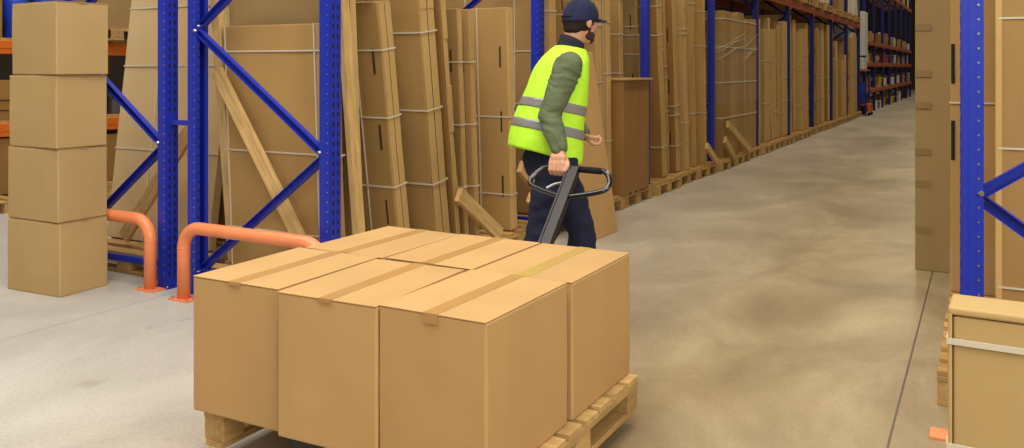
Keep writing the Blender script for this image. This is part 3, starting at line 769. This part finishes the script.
# loop grip lies in the plane of X axis and the stem
def P(a, b): return top + Vector((a, 0, 0)) - d*b
ctrl = [(0, .175), (-.10, .150), (-.19, .118), (-.215, .09), (-.205, .055), (-.175, .012), (-.14, 0), (-.05, -.003), (.05, -.003), (.14, 0), (.18, .014), (.208, .055), (.212, .09), (.19, .122), (.10, .152), (0, .175)]
def smooth_path(c, n=6):
    out = []
    for i in range(len(c)-1):
        p0_ = Vector(c[max(i-1, 0)]); p1 = Vector(c[i]); p2 = Vector(c[i+1]); p3 = Vector(c[min(i+2, len(c)-1)])
        for k in range(n):
            t_ = k/n
            out.append(.5*((2*p1)+(-p0_+p2)*t_+(2*p0_-5*p1+4*p2-p3)*t_*t_+(-p0_+3*p1-3*p2+p3)*t_**3))
    out.append(Vector(c[-1])); return out
pts = [P(q[0], q[1]) for q in smooth_path(ctrl)]
g = MB(); g.tube(pts, .0135, seg=14); g.build('loop_grip', 'jack_tube', J)
g = MB(); g.tube([P(-.11, .004), P(-.02, .0)], .0165, seg=14); g.tube([P(.03, .0), P(.15, .004)], .0165, seg=14); g.build('grip_sleeve', 'rubber', J)
g = MB(); g.tube([P(q[0], q[1]) for q in smooth_path([(-.11, .13), (-.08, .105), (-.04, .09), (0, .085)])], .007, seg=10); g.build('release_lever', 'steel', J)

# ------------------------------------------------------------------ the worker
ANG = R(25.88)
W = thing('person', 'worker in lime hi-vis vest, green shirt and navy cap, pulling the pallet jack', 'person', (-2.054, 4.234, 0), (0, 0, ANG))
def to_local(v):
    v = Vector(v)-Vector((-2.054, 4.234, 0)); c, s = math.cos(ANG), math.sin(ANG)
    return Vector((c*v.x+s*v.y, -s*v.x+c*v.y, v.z))
def remesh(name, g, voxel, mat, parent, disp=None, smooth=4, mats=None, assign=None):
    me = bpy.data.meshes.new(name); bmesh.ops.recalc_face_normals(g.bm, faces=g.bm.faces); g.bm.to_mesh(me); g.bm.free()
    o = bpy.data.objects.new(name, me); COL.objects.link(o)
    md = o.modifiers.new('r', 'REMESH'); md.mode = 'VOXEL'; md.voxel_size = voxel; md.use_smooth_shade = True
    ms = o.modifiers.new('s', 'SMOOTH'); ms.iterations = smooth; ms.factor = .5
    dg = bpy.context.evaluated_depsgraph_get(); dg.update()
    nm = bpy.data.meshes.new_from_object(o.evaluated_get(dg)); o.modifiers.clear(); o.data = nm; bpy.data.meshes.remove(me)
    nm.materials.clear()
    for k in (mats or [mat]): nm.materials.append(M[k])
    if disp:
        ns = [v.normal.copy() for v in nm.vertices]
        for v, n in zip(nm.vertices, ns): v.co += n*disp(v.co)
    if assign:
        for p in nm.polygons: p.material_index = assign(p.center)
    nm.polygons.foreach_set('use_smooth', [True]*len(nm.polygons)); nm.update()
    o.name = name; o.parent = parent
    return o
def capsule(g, p, q, r0, r1, n=5):
    p = Vector(p); q = Vector(q)
    g.tube([p.lerp(q, i/n) for i in range(n+1)], [r0+(r1-r0)*i/n for i in range(n+1)], seg=20)
    g.ball(p, r0*.995, sub=3); g.ball(q, r1*.995, sub=3)
def chain(g, pr):
    for a, b in zip(pr, pr[1:]): capsule(g, a[0], b[0], a[1], b[1])
fw = Vector((.906, .423, 0)); rt = Vector((.423, -.906, 0)); upv = Vector((0, 0, 1))     # body heading, right side
def tp(f_, r_, z): return fw*f_ + rt*r_ + Vector((0, 0, z))
def tring(c, a, b, ax_tilt=0, n=28, pw=2.4):
    """super-ellipse ring centre c; a = half depth (forward), b = half width (right); tilted forward"""
    out = []
    ff_ = (fw*math.cos(ax_tilt) - upv*math.sin(ax_tilt))
    for k in range(n):
        t_ = 2*math.pi*k/n; ct, st = math.cos(t_), math.sin(t_)
        x = math.copysign(abs(ct)**(2/pw), ct)*a; y_ = math.copysign(abs(st)**(2/pw), st)*b
        out.append(Vector(c) + ff_*x + rt*y_)
    return out
TILT = R(11)
hipR = tp(-.0, .085, .90); hipL = tp(.02, -.085, .90)
kneeR = Vector((-.085, -.10, .49)); ankR = Vector((-.20, -.12, .12))
kneeL = Vector((.14, .10, .49)); ankL = Vector((.135, .14, .095))
shR = Vector((-.012, 0, 1.412)) + rt*.18; shL = Vector((.07, 0, 1.425)) - rt*.185
bar_c = P(-.085, .002) + Vector((-1.82, 3.33, 0)); bar_c = to_local(bar_c)
bdir = Vector((math.cos(ANG), -math.sin(ANG), 0))         # world X in local frame
cam = Vector((-bdir.y*-1, 0, 0)); cdir = Vector((bdir.y, -bdir.x, 0))   # perpendicular to the bar, towards camera
if cdir.y > 0: cdir = -cdir
wrR = bar_c - cdir*.0 + Vector((-.012, .0, .098)) - cdir*.03
elR = Vector((-.035, -.235, 1.150))
elL = Vector((.06, .17, 1.13)) - rt*.05; wrL = Vector((.150, .13, 1.035))
headc = Vector((.132, .01, 1.650)); hf = Vector((.79, .613, 0)); hr = Vector((.613, -.79, 0)); hpit = R(5)
hf2 = (hf*math.cos(hpit) - upv*math.sin(hpit)); hu = (upv*math.cos(hpit) + hf*math.sin(hpit))
def hp(f_, r_, u_): return headc + hf2*f_ + hr*r_ + hu*u_
HM = Matrix.Translation(headc) @ Matrix((hf2, hr, hu)).transposed().to_4x4()
def hball(g, c, r, sub=3):
    vs = g.ball((0, 0, 0), r, sub=sub)
    for v in vs: v.co = HM @ (v.co + Vector(c))
# body: one continuous surface
g = MB()
chain(g, [(hipR, .085), (kneeR, .055), (ankR, .04)]); chain(g, [(hipL, .085), (kneeL, .055), (ankL, .04)])
capsule(g, ankR, ankR+Vector((.13, .03, -.07)), .038, .03); capsule(g, ankL, ankL+Vector((.15, .04, -.05)), .04, .03)
g.loft([tring(tp(-.02, 0, .86), .10, .16), tring(tp(-.02, 0, .98), .105, .155, TILT*.5), tring(Vector((-.005, 0, 1.15)), .10, .145, TILT), tring(Vector((.03, 0, 1.32)), .115, .165, TILT), tring(Vector((.055, 0, 1.43)), .09, .16, TILT), tring(Vector((.07, 0, 1.475)), .06, .08, TILT)])
chain(g, [(shR, .055), (elR, .042), (wrR, .029)]); chain(g, [(shL, .055), (elL, .042), (wrL, .029)])
chain(g, [(Vector((.065, 0, 1.43)), .062), (Vector((.09, .0, 1.53)), .056), (hp(-.02, 0, -.02), .06)])
hball(g, (-.005, 0, .02), (.098, .078, .098)); hball(g, (.025, 0, -.035), (.068, .062, .075)); hball(g, (.045, 0, -.085), (.042, .042, .032))
hball(g, (.082, 0, -.03), (.016, .03, .03)); hball(g, (.092, 0, .022), (.012, .052, .012))
capsule(g, hp(.092, 0, .012), hp(.112, 0, -.022), .008, .0125); hball(g, (.098, 0, -.027), (.012, .018, .008))
hball(g, (.093, 0, -.052), (.009, .024, .006)); hball(g, (.09, 0, -.062), (.009, .02, .006)); hball(g, (.08, 0, -.09), (.016, .02, .014))
for s in (-1, 1):
    hball(g, (-.002, s*.081, -.005), (.018, .010, .031)); hball(g, (.07, s*.036, -.02), (.018, .018, .014))
# right hand gripping the bar
def finger(g, pts_, r0, r1): 
    n = len(pts_); chain(g, [(p_, r0+(r1-r0)*i/(n-1)) for i, p_ in enumerate(pts_)])
kn = [bar_c + bdir*o_ + cdir*.024 + upv*.026 for o_ in (-.034, -.0115, .011, .032)]
pc = bar_c + upv*.052 + cdir*.004
for i, k_ in enumerate(kn):
    capsule(g, wrR+(k_-wrR)*.12+bdir*(-.012+.008*i), k_, .019, .0125)
    o_ = (-.034, -.0115, .011, .032)[i]; b_ = bar_c + bdir*o_; L_ = (.92, 1.0, 1.02, .96)[i]
    finger(g, [k_, b_+cdir*.033-upv*.006*L_, b_+cdir*.018-upv*.028*L_, b_-cdir*.008-upv*.028*L_], .0112, .0085)
capsule(g, pc-bdir*.02, pc+bdir*.02, .024, .024)
finger(g, [wrR-upv*.02+bdir*.014, bar_c+bdir*.045+upv*.034-cdir*.004, bar_c+bdir*.058+upv*.016+cdir*.016, bar_c+bdir*.05-upv*.008+cdir*.028], .0145, .0095)
# left hand, relaxed curl
hd = Vector((.62, -.35, -.62)).normalized(); side = Vector((.0, -.96, .1)).normalized(); cur = hd.cross(side).normalized()
pm = wrL + hd*.055
for i, o_ in enumerate((-.03, -.01, .01, .03)):
    k_ = wrL + hd*.088 + side*o_
    capsule(g, wrL+hd*.01+side*o_*.5, k_, .018, .0115)
    L_ = (.85, 1, 1.05, .95)[i]
    finger(g, [k_, k_+hd*.022*L_-cur*.02, k_+hd*.012*L_-cur*.046, k_-hd*.014*L_-cur*.05], .0108, .008)
finger(g, [wrL+hd*.02+side*.02, wrL+hd*.045+side*.044-cur*.012, wrL+hd*.07+side*.042-cur*.032, wrL+hd*.082+side*.025-cur*.05], .0135, .009)
body = remesh('body', g, .0045, 'skin', W, smooth=3)
# eyes, hair, beard, cap
for s in (-1, 1):
    g = MB(); v_ = hp(.082, s*.032, .002); g.ball(v_, .0105, 'white'); g.ball(v_+hf2*.0065, .0055, 'black', 2); g.build('eye', None, W)
    g = MB(); g.tube([hp(.095, s*.018, .02), hp(.094, s*.034, .026), hp(.082, s*.05, .02)], .004, seg=8); g.build('eyebrow', 'hair', W)
g = MB(); hball(g, (-.016, 0, .008), (.092, .080, .084)); hball(g, (-.045, 0, -.032), (.052, .062, .048))
for s in (-1, 1): hball(g, (.018, s*.066, .02), (.028, .016, .045))
remesh('hair', g, .005, 'hair', W, smooth=2, disp=lambda c: .003*noise.noise(c*120))
g = MB(); hball(g, (.056, 0, -.090), (.038, .040, .024)); hball(g, (.084, 0, -.078), (.014, .024, .020)); hball(g, (.095, 0, -.043), (.009, .026, .005))
for s in (-1, 1): hball(g, (.036, s*.048, -.070), (.034, .016, .026)); hball(g, (.016, s*.066, -.038), (.010, .007, .026))
remesh('beard', g, .004, 'beard', W, smooth=2, disp=lambda c: .002*noise.noise(c*150))
CAPT = thing('tmp', 'x', 'x'); COL.objects.unlink(CAPT); bpy.data.objects.remove(CAPT)
g = MB(); rings = []
for i in range(15):
    a = R(-8+98*i/14); zz = .028+.100*math.sin(a) if a > 0 else .028+.1*math.sin(a); rr = math.cos(a)**.72 if a < R(89.9) else .02
    rr = max(rr, .02)
    rings.append([HM @ Vector((-.002+.106*rr*math.cos(t_), .090*rr*math.sin(t_), zz + (-.022*(1-math.cos(t_))*.5*(1 if a < R(20) else max(0, 1-(math.degrees(a)-20)/50))))) for t_ in [2*math.pi*k/40 for k in range(40)]])
g.loft(rings)
for k in range(6):     # panel seams
    t_ = math.pi*k/3+math.pi/6
    g.tube([HM @ Vector((-.002+.1075*max(math.cos(R(a_)), .02)**.72*math.cos(t_), .0915*max(math.cos(R(a_)), .02)**.72*math.sin(t_), .0285+.1005*math.sin(R(a_)))) for a_ in range(5, 90, 7)], .0011, seg=6)
g.ball(hp(-.004, 0, .130), (.008, .008, .005)); cap_o = g.build('cap', 'cap', W)
g = MB(); top_r = []; n = 17; lo_ = []
for j in range(7):
    u_ = j/6
    row = []
    for k in range(n):
        t_ = R(-62+124*k/(n-1)); ex = .075*u_*math.cos(t_)**.6
        row.append(Vector((-.002+.102*math.cos(t_)+ex, .087*math.sin(t_)*(1+.04*u_), .034-.006*u_-.030*(math.sin(t_)**2)*(.3+.5*u_))))
    top_r.append(row)
vg = [[g.bm.verts.new(HM @ p_) for p_ in row] for row in top_r]
vl = [[g.bm.verts.new(HM @ (p_-Vector((0, 0, .005)))) for p_ in row] for row in top_r]
for j in range(6):
    for k in range(n-1):
        for v_ in (vg, vl):
            f_ = g.bm.faces.new((v_[j][k], v_[j+1][k], v_[j+1][k+1], v_[j][k+1])); f_.smooth = True
for k in range(n-1): g.bm.faces.new((vg[6][k], vl[6][k], vl[6][k+1], vg[6][k+1]))
g.build('brim', 'cap', cap_o)
# rear opening with adjusting strap
g = MB(); g.tube([HM @ Vector((-.002-.1075*math.cos(t_), .0915*math.sin(t_), .022)) for t_ in [R(-28+56*k/10) for k in range(11)]], .005, seg=8); g.build('cap_strap', 'black', cap_o)
# trousers
fold = lambda am, fr_, st=(1, 1, 1): (lambda c: am*noise.noise(Vector((c.x*fr_*st[0], c.y*fr_*st[1], c.z*fr_*st[2])))+am*.5*noise.noise(Vector((c.x*fr_*2.3, c.y*fr_*2.3, c.z*fr_*2.6+9))))
g = MB()
chain(g, [(hipR+Vector((-.015, 0, .0)), .102), (hipR.lerp(kneeR, .5)+Vector((-.01, 0, 0)), .108), (kneeR, .085), (kneeR.lerp(ankR, .5), .082), (ankR+Vector((0, 0, .02)), .078)])
chain(g, [(hipL+Vector((-.01, 0, .0)), .10), (hipL.lerp(kneeL, .5), .102), (kneeL, .082), (kneeL.lerp(ankL, .5), .08), (ankL+Vector((0, 0, .02)), .076)])
g.loft([tring(tp(-.04, 0, .82), .125, .165), tring(tp(-.035, 0, .92), .135, .17), tring(tp(-.02, 0, 1.02), .12, .155, TILT*.5)])
remesh('trousers', g, .009, 'trouser', W, smooth=5, disp=fold(.012, 9, (1, 1, 1.8)))
# boots
for a_, k_, dr in ((ankR, 0, Vector((.9, .25, 0))), (ankL, 1, Vector((.93, .3, 0)))):
    g = MB(); dr = dr.normalized(); sl = Vector((0, 0, -.0))
    heel_up = .0
    if k_ == 0: toe = Vector((a_.x, a_.y, .045))+dr*.13; heel = Vector((a_.x, a_.y, .085))-dr*.045
    else: toe = Vector((a_.x, a_.y, .042))+dr*.16; heel = Vector((a_.x, a_.y, .048))-dr*.05
    capsule(g, heel, toe, .045, .040); capsule(g, a_+Vector((0, 0, .05)), heel+dr*.04, .055, .045); capsule(g, toe, toe+dr*.03-Vector((0, 0, .003)), .04, .036)
    b_ = remesh('boot', g, .007, 'boot', W, smooth=2)
    zmin = min(v.co.z for v in b_.data.vertices)
    for v in b_.data.vertices:
        if v.co.z < .004: v.co.z = .004
# shirt: sleeves + torso
g = MB()
for sh, el, wr in ((shR, elR, wrR), (shL, elL, wrL)):
    e2 = wr+(el-wr).normalized()*.005
    chain(g, [(sh, .074), (sh.lerp(el, .3), .075), (sh.lerp(el, .75), .064), (el, .060), (el.lerp(e2, .5), .055), (e2.lerp(el, .15), .048), (e2, .040)])
    capsule(g, e2, e2+(el-e2).normalized()*.045, .0445, .0455)
g.loft([tring(tp(-.02, 0, .98), .12, .16), tring(Vector((-.005, 0, 1.15)), .115, .16, TILT), tring(Vector((.03, 0, 1.32)), .108, .15, TILT), tring(Vector((.055, 0, 1.43)), .085, .14, TILT), tring(Vector((.072, 0, 1.49)), .062, .08, TILT)])
def sleeve_fold(c):
    ax = (elR-shR).normalized(); s_ = (c-shR).dot(ax)
    w_ = c.z*1.0+c.x*.7+.09*noise.noise(c*7)
    q = noise.noise(Vector((c.x*5, c.y*5, w_*17)))+.6*noise.noise(Vector((c.x*9+4, c.y*9, w_*38)))
    return .010*q
remesh('shirt', g, .006, 'shirt', W, smooth=4, disp=sleeve_fold)
# collar
g = MB()
cc = [(.062, 1.455, .082, .098), (.07, 1.485, .078, .088), (.082, 1.52, .072, .076), (.088, 1.552, .072, .073), (.09, 1.556, .066, .067)]
g.loft([tring(Vector((x_, 0, z_)), a_, b_, R(26), pw=2) for x_, z_, a_, b_ in cc]); g.build('collar', 'collar', W)
# vest : closed sides, arm openings cut by the sleeves, shoulder yoke
vest_r = [(-.066, .925, .205, .208), (-.060, .99, .200, .205), (-.046, 1.07, .190, .202), (-.028, 1.15, .178, .198), (-.008, 1.23, .166, .194), (.010, 1.31, .153, .190), (.03, 1.38, .138, .178), (.047, 1.43, .120, .165), (.06, 1.465, .104, .148), (.07, 1.49, .090, .122), (.078, 1.51, .078, .096)]
def vr(x_, z_, a_, b_, ex=0): return tring(Vector((x_+.0, 0, z_)), a_+ex, b_+ex, TILT+R(5)*max(0, (1.2-z_)/.28), n=40, pw=2.3)
def interp(z):
    for q0, q1 in zip(vest_r, vest_r[1:]):
        if q0[1] <= z <= q1[1]:
            t_ = (z-q0[1])/(q1[1]-q0[1]); return tuple(q0[i]+(q1[i]-q0[i])*t_ for i in range(4))
    return vest_r[0] if z < vest_r[0][1] else vest_r[-1]
def vdisp(c): return .010*noise.noise(Vector((c.x*6, c.y*6, c.z*5)))+.004*noise.noise(Vector((c.x*15, c.y*15, c.z*12)))
def vbuild(name, zs, ex, mat, th=None, parent=W):
    g = MB(); ring = []
    for z_ in zs: ring.append(vr(*interp(z_), ex))
    inner = [vr(*interp(z_), ex-.012) for z_ in reversed(zs)]
    full = ring+inner+[ring[0]]
    vs_ = [[g.bm.verts.new(p_) for p_ in r_] for r_ in ring+inner]; n_ = 40
    m_ = len(vs_)
    for k in range(m_):
        a_ = vs_[k]; b_ = vs_[(k+1) % m_]
        for j in range(n_):
            f_ = g.bm.faces.new((a_[j], a_[(j+1) % n_], b_[(j+1) % n_], b_[j])); f_.smooth = True
    for v in g.bm.verts:
        c = v.co; ctr = Vector((interp(min(max(c.z, .93), 1.5))[0], 0, c.z)); n__ = (c-ctr); n__.z = 0
        v.co += n__.normalized()*vdisp(c)
    return g.build(name, mat, parent)
zs = [.925+.584*i/40 for i in range(41)]
vest = vbuild('vest', zs, 0, 'vest')
for z0, z1 in ((1.045, 1.095), (1.165, 1.215)):
    vbuild('reflective_band', [z0+(z1-z0)*i/5 for i in range(6)], .0025, 'silver', parent=vest)

# ------------------------------------------------------------------ light
def area(name, loc, sx, sy, power, col=(1, .93, .82), rot=(0, 0, 0)):
    l = bpy.data.lights.new(name, 'AREA'); l.shape = 'RECTANGLE'; l.size = sx; l.size_y = sy; l.energy = power; l.color = col
    o = bpy.data.objects.new(name, l); COL.objects.link(o); o.location = loc; o.rotation_euler = rot; return o
area('ceiling_lamp', (-2.0, 1.2, 6.2), 5, 4, 400, (1, .97, .90))
area('ceiling_lamp', (-6.8, 2.5, 6.2), 2, 6, 270, (1, .97, .92))
for i, y in enumerate((6.5, 12, 18, 24, 31, 38, 46)):
    area('ceiling_lamp', (-1.6, y, 7.0), .8, 3.5, [175, 115, 110, 110, 110, 100, 100][i], (1, .84, .56))
area('side_fill', (1.2, -2.4, 3.4), 3.5, 2.5, 110, (1, .97, .94), (R(58), 0, R(22)))  # added soft fill from the camera side, no real window
area('side_fill', (4.2, .4, 3.4), 3, 2.5, 230, (1, .96, .88), Vector((-5.5, 2.8, -2.7)).to_track_quat('-Z', 'Y').to_euler())  # added fill to brighten the right faces of the pallet cartons, no real window
w = bpy.data.worlds.new('world'); scene.world = w; w.use_nodes = True
w.node_tree.nodes['Background'].inputs[0].default_value = (1, .94, .84, 1); w.node_tree.nodes['Background'].inputs[1].default_value = .16

# ------------------------------------------------------------------ camera
cd = bpy.data.cameras.new('camera'); cd.sensor_width = 36; cd.lens = 36*860/1024; cd.shift_y = -(224-68)/1024; cd.clip_end = 200
co = bpy.data.objects.new('camera', cd); COL.objects.link(co); co.location = (0, 0, 1.4); co.rotation_euler = (R(90), 0, R(28.81))
scene.camera = co
for o_ in bpy.data.objects:
    if 'label' in o_ and not 4 <= len(o_['label'].replace('-', ' ').split()) <= 16: print('LONG', o_['label'])
scene.view_settings.view_transform = 'Standard'; scene.view_settings.look = 'None'; scene.view_settings.exposure = 0
